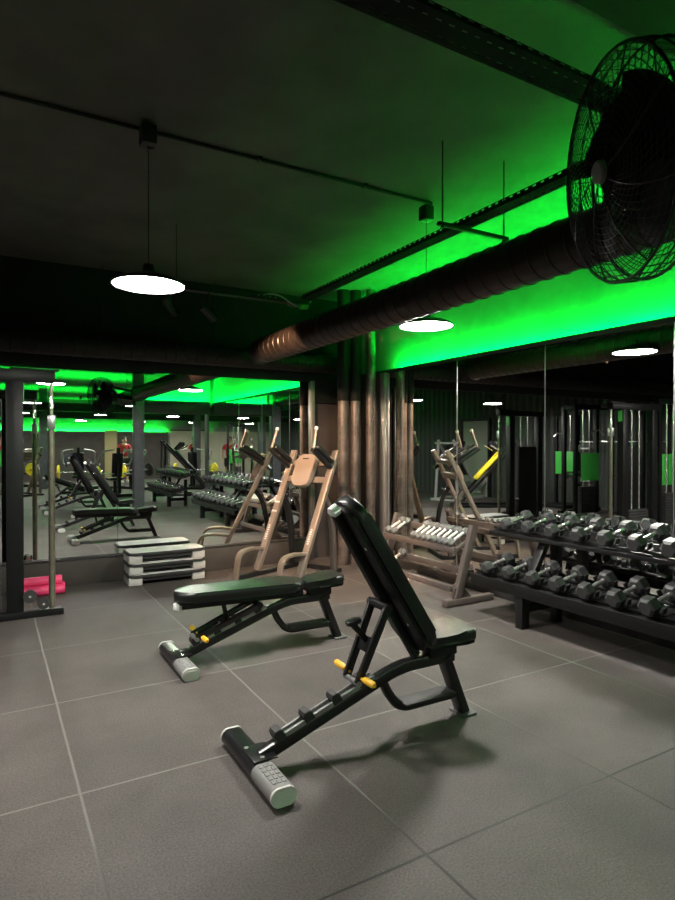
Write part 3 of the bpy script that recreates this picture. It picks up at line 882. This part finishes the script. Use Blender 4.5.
# ------------------------------------------------------------------ big two-tier rack
def big_rack(yc, half, label, where, group):
    t = empty('dumbbell_rack', (3.55, yc, 0))
    tag(t, label, 'dumbbell rack', 'black dumbbell racks')
    L = half * 2
    tiers = [(.03, .335, .34, math.radians(14)), (.25, .68, .34, math.radians(14))]   # front x, front z, depth, tilt
    for k, (fx, fz, dp, tl) in enumerate(tiers):
        lip = (.10, .032)[k]
        Mt = T(fx - .05, 0, fz) @ Rot('Y', -tl)
        tray = MB()
        tray.box((0, 0, .012 - lip / 2), (.012, L, lip), M=Mt, bev=.003)
        tray.box((dp, 0, -.003), (.012, L, .03), M=Mt, bev=.003)
        tray.box((dp / 2, 0, -.010), (dp, L, .006), M=Mt)
        tray.bar([Mt @ V((dp * .23, -half, .012)), Mt @ V((dp * .23, half, .012))], .03, .02, .003)
        tray.bar([Mt @ V((dp * .77, -half, .012)), Mt @ V((dp * .77, half, .012))], .03, .02, .003)
        tr = tray.build('tier', RACKK, t)
        n = 10
        for i in range(n):
            y = half - .17 - i * (L - .34) / (n - 1)
            r = .050 + .0022 * i
            for q in (.2, .8):    # saddle under each head
                sd = MB()
                prof = [(-.085, .075), (-.07, .03), (-.03, .012), (.03, .012), (.07, .03), (.085, .075)]
                pts = [Mt @ V((dp * q, y + a_, .022 + (b_ - .012))) for a_, b_ in prof]
                sd.sweep(pts, rrect(.045, .006, .002), up=V((-.24, 0, .97)))
                sd.build('saddle', RUBBER, tr)
            c = Mt @ V((dp * .5, y, .028 + r * .866))
            w = V((3.55, yc, 0)) + c
            tier = ('lower', 'upper')[k]
            yaw = random.uniform(-.07, .07)
            dumbbell(w, (0, -tl, yaw), r, .078 + .003 * i, .15,
                     'grey hex dumbbell, %s from far end, %s tier of the %s' % (ORD[i], tier, where), group)
    for s in (-1, 1):
        y = s * (half - .52)
        lg = MB()
        lg.box((.045, y, .17), (.085, .07, .34), bev=.004)
        lg.build('front_leg', RACKK, t)
        MB().bar([(.43, y, .0), (.43, y, .62)], .07, .07, .005, up=V((1, 0, 0))).build('rear_leg', RACKK, t)
        MB().box((.24, y, .16), (.33, .05, .07), bev=.004).build('leg_brace', RACKK, t)
        MB().bar([(.12, y, .36), (.33, y, .70)], .07, .05, .005, up=V((1, 0, 0))).build('tier_support', RACKK, t)
    return t
big_rack(2.62, 1.24, 'long black two-tier rack of grey hex dumbbells along the right mirror', 'right mirror rack', 'dumbbells on the big rack')
big_rack(-1.35, 1.24, 'second black two-tier dumbbell rack, seen in the left mirror beyond the columns', 'second rack behind the columns', 'dumbbells on the second rack')

# ------------------------------------------------------------------ small rack
def small_rack():
    y0, y1 = 4.10, 5.26
    t = empty('small_dumbbell_rack', (3.46, y0, 0))
    tag(t, 'small brown-grey slanted rack of light dumbbells next to the big rack', 'dumbbell rack')
    L = y1 - y0
    for y in (0, L):
        MB().box((.27, y, .035), (.56, .07, .06), bev=.006).build('foot', RACKB, t)
        MB().bar([(.13, y, .05), (.33, y, .70)], .055, .075, .006, up=V((1, 0, 0))).build('side_post', RACKB, t)
        mb = MB().prism([(.08, .065), (.30, .065), (.20, .16), (.10, .16)], -.008, .008, M=T(0, y, 0) @ Rot('X', PI / 2))
        mb.build('gusset', RACKB, t)
    def shelf(fx, fz, rx, rz_, nm):
        mb = MB()
        mb.bar([(fx, .02, fz), (fx, L - .02, fz)], .045, .055, .005)
        mb.bar([(rx, .02, rz_), (rx, L - .02, rz_)], .045, .055, .005)
        mb.bar([(fx, .03, fz), (rx, .03, rz_)], .03, .03, .004)
        mb.bar([(fx, L - .03, fz), (rx, L - .03, rz_)], .03, .03, .004)
        return mb.build(nm, RACKB, t)
    shelf(.14, .485, .36, .60, 'upper_shelf')
    shelf(.10, .150, .33, .265, 'lower_shelf')
    tl = math.atan2(.115, .22)
    def put(i, y, tier, r, lab):
        fx, fz, rx, rz_ = (.14, .485, .36, .60) if tier else (.10, .150, .33, .265)
        c = V((3.46 + (fx + rx) / 2, y0 + y, (fz + rz_) / 2)) + V((-math.sin(tl), 0, math.cos(tl))) * (.030 + r * .87)
        dumbbell(c, (0, -tl, random.uniform(-.12, .12)), r, .065, .125, lab, 'light dumbbells on the small rack', LHEAD, LGRIP)
    ys = [.085, .165, .245, .325, .405, .485, .565, .645]
    for i, y in enumerate(ys):
        put(i, y, 1, .034, 'light dumbbell on the small rack top shelf, %s from the near post' % ORD[i])
    put(8, .97, 1, .034, 'light dumbbell beside the far post on the small rack top shelf, nearer one')
    put(9, 1.06, 1, .036, 'light dumbbell beside the far post on the small rack top shelf, outermost')
    put(10, 1.00, 0, .040, 'lone light dumbbell on the lower shelf of the small rack, at its far end')
    return t
small_rack()

# ------------------------------------------------------------------ machines that only the mirrors show
def cable_tower(loc, rz, label, h=2.15):
    t = empty('weight_tower', loc, rz); tag(t, label, 'exercise machine')
    MB().box((0, 0, .04), (.70, .62, .08), bev=.01).build('base', BLACKM, t)
    for s in (-1, 1):
        MB().box((s * .30, .20, h / 2), (.07, .07, h), bev=.006).build('upright', BLACKM, t)
        MB().cyl((s * .09, .20, .08), (s * .09, .20, h - .05), .012, n=10).build('guide_rod', CHROME, t)
    MB().box((0, .20, h), (.74, .09, .09), bev=.006).build('top_beam', BLACKM, t)
    mb = MB()
    for k in range(12): mb.box((0, .20, .13 + k * .045), (.40, .12, .040), bev=.004)
    mb.build('weight_stack', RUBBER, t)
    MB().box((0, .11, 1.02), (.50, .012, .52), bev=.004).build('shroud', GREENP, t)
    MB().tube(fillet([(-.16, -.06, 1.62), (-.1, -.02, 1.70), (.1, -.02, 1.70), (.16, -.06, 1.62)], .04), .014, n=8).build('pull_bar', CHROME, t)
    MB().tube([(0, -.02, 1.70), (0, .0, h)], .004, n=5, up=V((0, 1, 0))).build('cable', RUBBER, t)
    return t
def hack_squat(loc, rz, label, padm, framem):
    t = empty('hack_squat_machine', loc, rz); tag(t, label, 'exercise machine')
    for s in (-1, 1):
        MB().bar([(-.75, s * .32, .03), (.85, s * .32, .03)], .07, .06, .006).build('floor_runner', framem, t)
        MB().bar([(-.60, s * .22, .16), (.70, s * .22, 1.55)], .06, .06, .008, up=V((0, 1, 0))).build('slide_rail', framem, t)
        MB().bar([(.66, s * .32, .05), (.66, s * .24, 1.48)], .06, .06, .008, up=V((1, 0, 0))).build('rear_post', framem, t)
        MB().bar([(.30, s * .20, 1.30), (.12, s * .20, 1.50)], .10, .09, .03, up=V((0, 1, 0))).build('shoulder_pad', VINYL, t)
        MB().tube([(.22, s * .30, 1.30), (.02, s * .30, 1.42)], .016, n=8).build('handle', CHROME, t)
    for x, z in ((.66, 1.48), (-.60, .16), (.85, .03), (-.75, .03)):
        MB().bar([(x, -.33, z), (x, .33, z)], .05, .05, .006).build('cross_bar', framem, t)
    a = math.atan2(1.39, 1.30)
    MB().box((0, 0, 0), (.85, .30, .07), M=T(.02, 0, .95) @ Rot('Y', -a), bev=.025, seg=3).build('back_pad', padm, t)
    MB().box((0, 0, 0), (.45, .60, .03), M=T(-.80, 0, .30) @ Rot('Y', .5), bev=.008).build('foot_plate', STEEL, t)
    return t
def press(loc, rz, label):
    t = empty('chest_press_machine', loc, rz); tag(t, label, 'exercise machine')
    MB().bar([(-.6, 0, .04), (.7, 0, .04)], .08, .08, .008).bar([(-.6, -.35, .04), (-.6, .35, .04)], .08, .08, .008).bar([(.7, -.45, .04), (.7, .45, .04)], .08, .08, .008).build('base', BLACKM, t)
    MB().bar([(.1, 0, .05), (.1, 0, .42)], .08, .08, .008, up=V((1, 0, 0))).bar([(.45, 0, .05), (.35, 0, 1.35)], .08, .08, .008, up=V((1, 0, 0))).build('post', BLACKM, t)
    MB().box((.02, 0, .47), (.42, .36, .08), bev=.03, seg=3).build('seat', VINYL, t)
    MB().box((0, 0, 0), (.08, .30, .68), M=T(.28, 0, .87) @ Rot('Y', .12), bev=.03, seg=3).build('backrest', VINYL, t)
    for s in (-1, 1):
        a = MB().tube(fillet([(.40, s * .15, 1.30), (.35, s * .45, 1.25), (.0, s * .45, .85), (-.28, s * .30, .88)], .12), .024, n=10).build('press_arm', GREYM, t)
        MB().lathe([(.02, -.03), (.20, -.03), (.22, -.015), (.22, .015), (.20, .03), (.02, .03)], 28, M=T(.33, s * .55, .62) @ Rot('X', PI / 2)).build('weight_plate', YELLOWP if s > 0 else RUBBER, t)
        MB().cyl((.33, s * .10, .62), (.33, s * .66, .62), .022, n=10).build('plate_peg', CHROME, t)
    return t
def power_rack(loc, rz, label):
    t = empty('power_rack', loc, rz); tag(t, label, 'exercise machine')
    for x in (-.55, .55):
        for y in (-.5, .5):
            MB().box((x, y, 1.12), (.075, .075, 2.24), bev=.005).build('upright', BLACKM, t)
        MB().bar([(x, -.65, .035), (x, .65, .035)], .07, .07, .005).build('floor_runner', BLACKM, t)
        MB().bar([(x, -.5, 2.2), (x, .5, 2.2)], .06, .07, .005).build('top_runner', BLACKM, t)
        MB().bar([(x, -.5, .85), (x, .5, .85)], .04, .05, .005).build('safety_bar', CHROME, t)
    for y in (-.5, .5):
        MB().bar([(-.55, y, 2.2), (.55, y, 2.2)], .06, .07, .005).build('cross_bar', BLACKM, t)
    MB().box((0, .545, 1.36), (.62, .012, .14), bev=.003).build('name_plate', RACKK, t)
    MB().box((0, .545, .72), (.62, .012, .14), bev=.003).build('name_plate', RACKK, t)
    MB().box((0, .553, 1.36), (.20, .004, .03)).box((0, .553, .72), (.20, .004, .03)).build('plate_mark', CAPG, t)
    for x in (-.55,):
        MB().box((x, -.54, 2.05), (.08, .01, .22)).build('end_badge', GREENP, t)
    MB().cyl((-1.0, -.56, 1.50), (1.0, -.56, 1.50), .015, n=12).build('barbell', CHROME, t)
    return t
hack_squat((4.9, -3.7, 0), math.radians(205), 'dark hack squat machine with slanted rails seen in the left mirror', VINYL, BLACKS)
P1 = press((3.05, -4.6, 0), math.radians(80), 'dark chest press with a yellow weight plate just behind the mirrored benches')
dup(P1, (2.35, -6.35, 0), math.radians(100), 'chest press with yellow plate, one row further back in the left mirror')
dup(P1, (3.9, -6.9, 0), math.radians(60), 'chest press with yellow plate beyond the mirrored column, before the beige wall')
dup(P1, (5.9, -6.3, 0), math.radians(120), 'chest press with yellow plate behind the second dumbbell rack')
cable_tower((.5, -7.7, 0), 0, 'green-fronted weight tower far back in the left mirror')
cable_tower((7.4, -5.5, 0), math.radians(60), 'green-fronted weight tower beyond the second dumbbell rack')
press((1.2, -9.6, 0), math.radians(30), 'chest press by the rear beige wall, seen in the left mirror')
knee_raise((.75, -6.0, 0), math.radians(60), 'second bronze knee raise machine standing far back in the left mirror')
hack_squat((-1.75, 3.0, 0), math.radians(150), 'yellow-padded hack squat reflected in the right mirror', YELLOWP, BLACKS)
hack_squat((-2.5, 1.2, 0), math.radians(20), 'grey-framed hack squat reflected in the right mirror, left of the yellow pad', VINYL, GREYM)
cable_tower((-3.1, 4.0, 0), math.radians(90), 'green-fronted weight tower at the side wall, reflected in right mirror')
cable_tower((-1.5, 6.1, 0), math.radians(180), 'green-fronted weight tower close to the left mirror beyond the cable station')
power_rack((-2.6, 5.45, 0), math.radians(-90), 'black power rack by the slatted side wall, reflected in right mirror')

# doorway on the side wall
struct(MB().box((-3.57, .7, 1.05), (.06, 1.0, 2.1), bev=.004).build('door_1', mat('pale_door_paint', (.30, .32, .27), .6)))
struct(MB().box((-3.56, .16, 1.08), (.09, .08, 2.16)).box((-3.56, 1.24, 1.08), (.09, .08, 2.16)).box((-3.56, .7, 2.15), (.09, 1.16, .09)).build('trim_10', BLACKM, smooth=0))

# ------------------------------------------------------------------ people in the far room
def skinned(edges, pts, rad, lv=1):
    me = bpy.data.meshes.new('s'); me.from_pydata([tuple(p) for p in pts], edges, [])
    o = bpy.data.objects.new('s', me); COL.objects.link(o)
    md = o.modifiers.new('k', 'SKIN'); md.use_smooth_shade = True; md.branch_smoothing = .4
    for i, sv in enumerate(me.skin_vertices[0].data):
        r = rad[i]; sv.radius = r if isinstance(r, tuple) else (r, r); sv.use_root = (i == 0)
    ss = o.modifiers.new('u', 'SUBSURF'); ss.levels = lv; ss.render_levels = lv
    dg = bpy.context.evaluated_depsgraph_get()
    ev = o.evaluated_get(dg); m2 = ev.to_mesh()
    vs = [v.co.copy() for v in m2.vertices]; fs = [list(p.vertices) for p in m2.polygons]
    ev.to_mesh_clear(); bpy.data.objects.remove(o)
    return vs, fs

def person(loc, rz, label, arms):
    t = empty('person', loc, rz); tag(t, label, 'person', 'people exercising far back')
    # faces local -y
    P = {'pel': (0, 0, .95), 'waist': (0, .0, 1.10), 'chest': (0, .01, 1.30), 'nb': (0, .01, 1.45), 'neck': (0, 0, 1.52)}
    pts = [P['pel'], P['waist'], P['chest'], P['nb'], P['neck']]; E = [(0, 1), (1, 2), (2, 3), (3, 4)]
    R = [(.15, .105), (.135, .095), (.165, .11), (.085, .07), (.055, .055)]
    def chain(start, ps, rs):
        last = start
        for p, r in zip(ps, rs):
            pts.append(p); R.append(r); E.append((last, len(pts) - 1)); last = len(pts) - 1
        return last
    hands = []
    for s, (el, wr) in zip((-1, 1), arms):
        chain(0, [(s * .10, 0, .88), (s * .115, -.01, .50), (s * .12, .02, .10), (s * .125, -.06, .045), (s * .13, -.14, .03)], [.10, .062, .042, .04, .028])
        sh = (s * .19, .01, 1.40)
        e = V((s * el[0], el[1], el[2])); w = V((s * wr[0], wr[1], wr[2]))
        chain(3, [sh, e, w], [.062, .042, .028])
        hands.append((w, (w - e).normalized(), s))
    vs, fs = skinned(E, pts, R)
    mb = MB().add(vs, fs)
    # head with nose, eyes and ears
    mb.lathe([(.0, 1.50), (.035, 1.505), (.062, 1.53), (.078, 1.59), (.080, 1.64), (.070, 1.70), (.045, 1.735), (.0, 1.748)], 20)
    mb.box((0, -.085, 1.60), (.024, .03, .045), bev=.008)
    for s in (-1, 1): mb.box((s * .082, .005, 1.61), (.014, .03, .05), bev=.006)
    for w, d, s in hands:
        side = V((0, 1, 0)) if abs(d.y) < .8 else V((1, 0, 0))
        side = (side - d * side.dot(d)).normalized()
        pn = w + d * .05
        mb.bar([w - d * .01, w + d * .09], .028, .075, .012, up=side)
        for k in range(4):
            b = w + d * .085 + side * (.027 - .018 * k)
            ln = (.062, .074, .07, .055)[k]
            cur = d.cross(side) * s * .02
            mb.tube([b, b + d * ln * .5 + cur * .3, b + d * ln + cur], .0085, n=6, up=side)
        b = w + d * .03 + side * .036
        mb.tube([b, b + side * .028 + d * .03, b + side * .03 + d * .062], .0095, n=6, up=d)
    body = mb.build('body', SKIN, t, smooth=60)
    for s in (-1, 1):
        MB().lathe([(.0, -.008), (.006, -.006), (.008, 0), (.006, .006), (.0, .008)], 10, M=T(s * .03, -.074, 1.625)).build('eye', BLKC, body)
    MB().box((0, -.077, 1.555), (.05, .01, .010), bev=.004).build('mouth', REDC, body)
    MB().lathe([(.084, 1.62), (.088, 1.66), (.078, 1.715), (.05, 1.752), (.0, 1.765)], 20, M=T(0, .012, 0)).build('hair', HAIR, t)
    sp = [(0, 0, .93), (0, 0, 1.10), (0, .01, 1.30), (0, .01, 1.44)]; sr = [(.165, .12), (.155, .115), (.18, .125), (.09, .08)]; se = [(0, 1), (1, 2), (2, 3)]
    for s, (el, wr) in zip((-1, 1), arms):
        sh = V((s * .19, .01, 1.40)); e = V((s * el[0], el[1], el[2]))
        n = len(sp); sp += [tuple(sh), tuple(sh.lerp(e, .6))]; sr += [.075, .062]; se += [(3, n), (n, n + 1)]
    vs, fs = skinned(se, sp, sr); MB().add(vs, fs).build('shirt', REDC, t, smooth=60)
    sp = [(0, 0, .96), (-.10, 0, .86), (-.118, -.005, .56), (.10, 0, .86), (.118, -.005, .56)]
    vs, fs = skinned([(0, 1), (1, 2), (0, 3), (3, 4)], sp, [(.165, .122), .115, .10, .115, .10]); MB().add(vs, fs).build('shorts', BLKC, t, smooth=60)
    for s in (-1, 1):
        MB().prism([(x, y * .9) for x, y in pad_poly(.27, .08, .10, .035)], 0, .075, M=T(s * .125, .07, 0) @ Rot('Z', -PI / 2), bev=.02, seg=3).build('shoe', WHITEC, t)
    return t
hang = ((.25, .02, 1.13), (.27, -.05, .90))
outp = ((.44, .0, 1.36), (.68, -.02, 1.36))
fwd = ((.25, -.05, 1.15), (.22, -.26, 1.10))
person((6.75, -9.2, 0), math.radians(150), 'person in red shirt and black shorts standing with arms down, seen in left mirror', (hang, hang))
person((.3, -8.7, 0), math.radians(165), 'person in red shirt with one arm stretched sideways, seen in left mirror', (hang, outp))
person((4.45, -10.6, 0), math.radians(170), 'person in red shirt with bent forearms near the rear beige wall', (fwd, fwd))

# ------------------------------------------------------------------ camera, world, view
w = bpy.data.worlds.new('world'); S.world = w; w.use_nodes = True
w.node_tree.nodes['Background'].inputs['Color'].default_value = (.02, .02, .02, 1)
w.node_tree.nodes['Background'].inputs['Strength'].default_value = .3
cd = bpy.data.cameras.new('camera'); cam = bpy.data.objects.new('camera', cd); COL.objects.link(cam)
cd.sensor_fit = 'VERTICAL'; cd.sensor_height = 24.0; cd.sensor_width = 18.0
cd.lens = 602.0 / 900.0 * 24.0
cd.clip_start = .05; cd.clip_end = 100
cam.location = (0, 0, EYE)
cam.rotation_euler = (PI / 2 - math.atan(5 / 602.0), 0, -math.radians(30.0))
S.camera = cam
S.view_settings.view_transform = 'Standard'
S.view_settings.look = 'None'
S.view_settings.exposure = 0.0
S.view_settings.gamma = 1.0
S.view_settings.use_curve_mapping = False
S.cycles.max_bounces = 14
S.cycles.glossy_bounces = 10
S.cycles.diffuse_bounces = 4
S.cycles.use_denoising = True
S.cycles.sample_clamp_indirect = 0.0
S.cycles.blur_glossy = 0.3
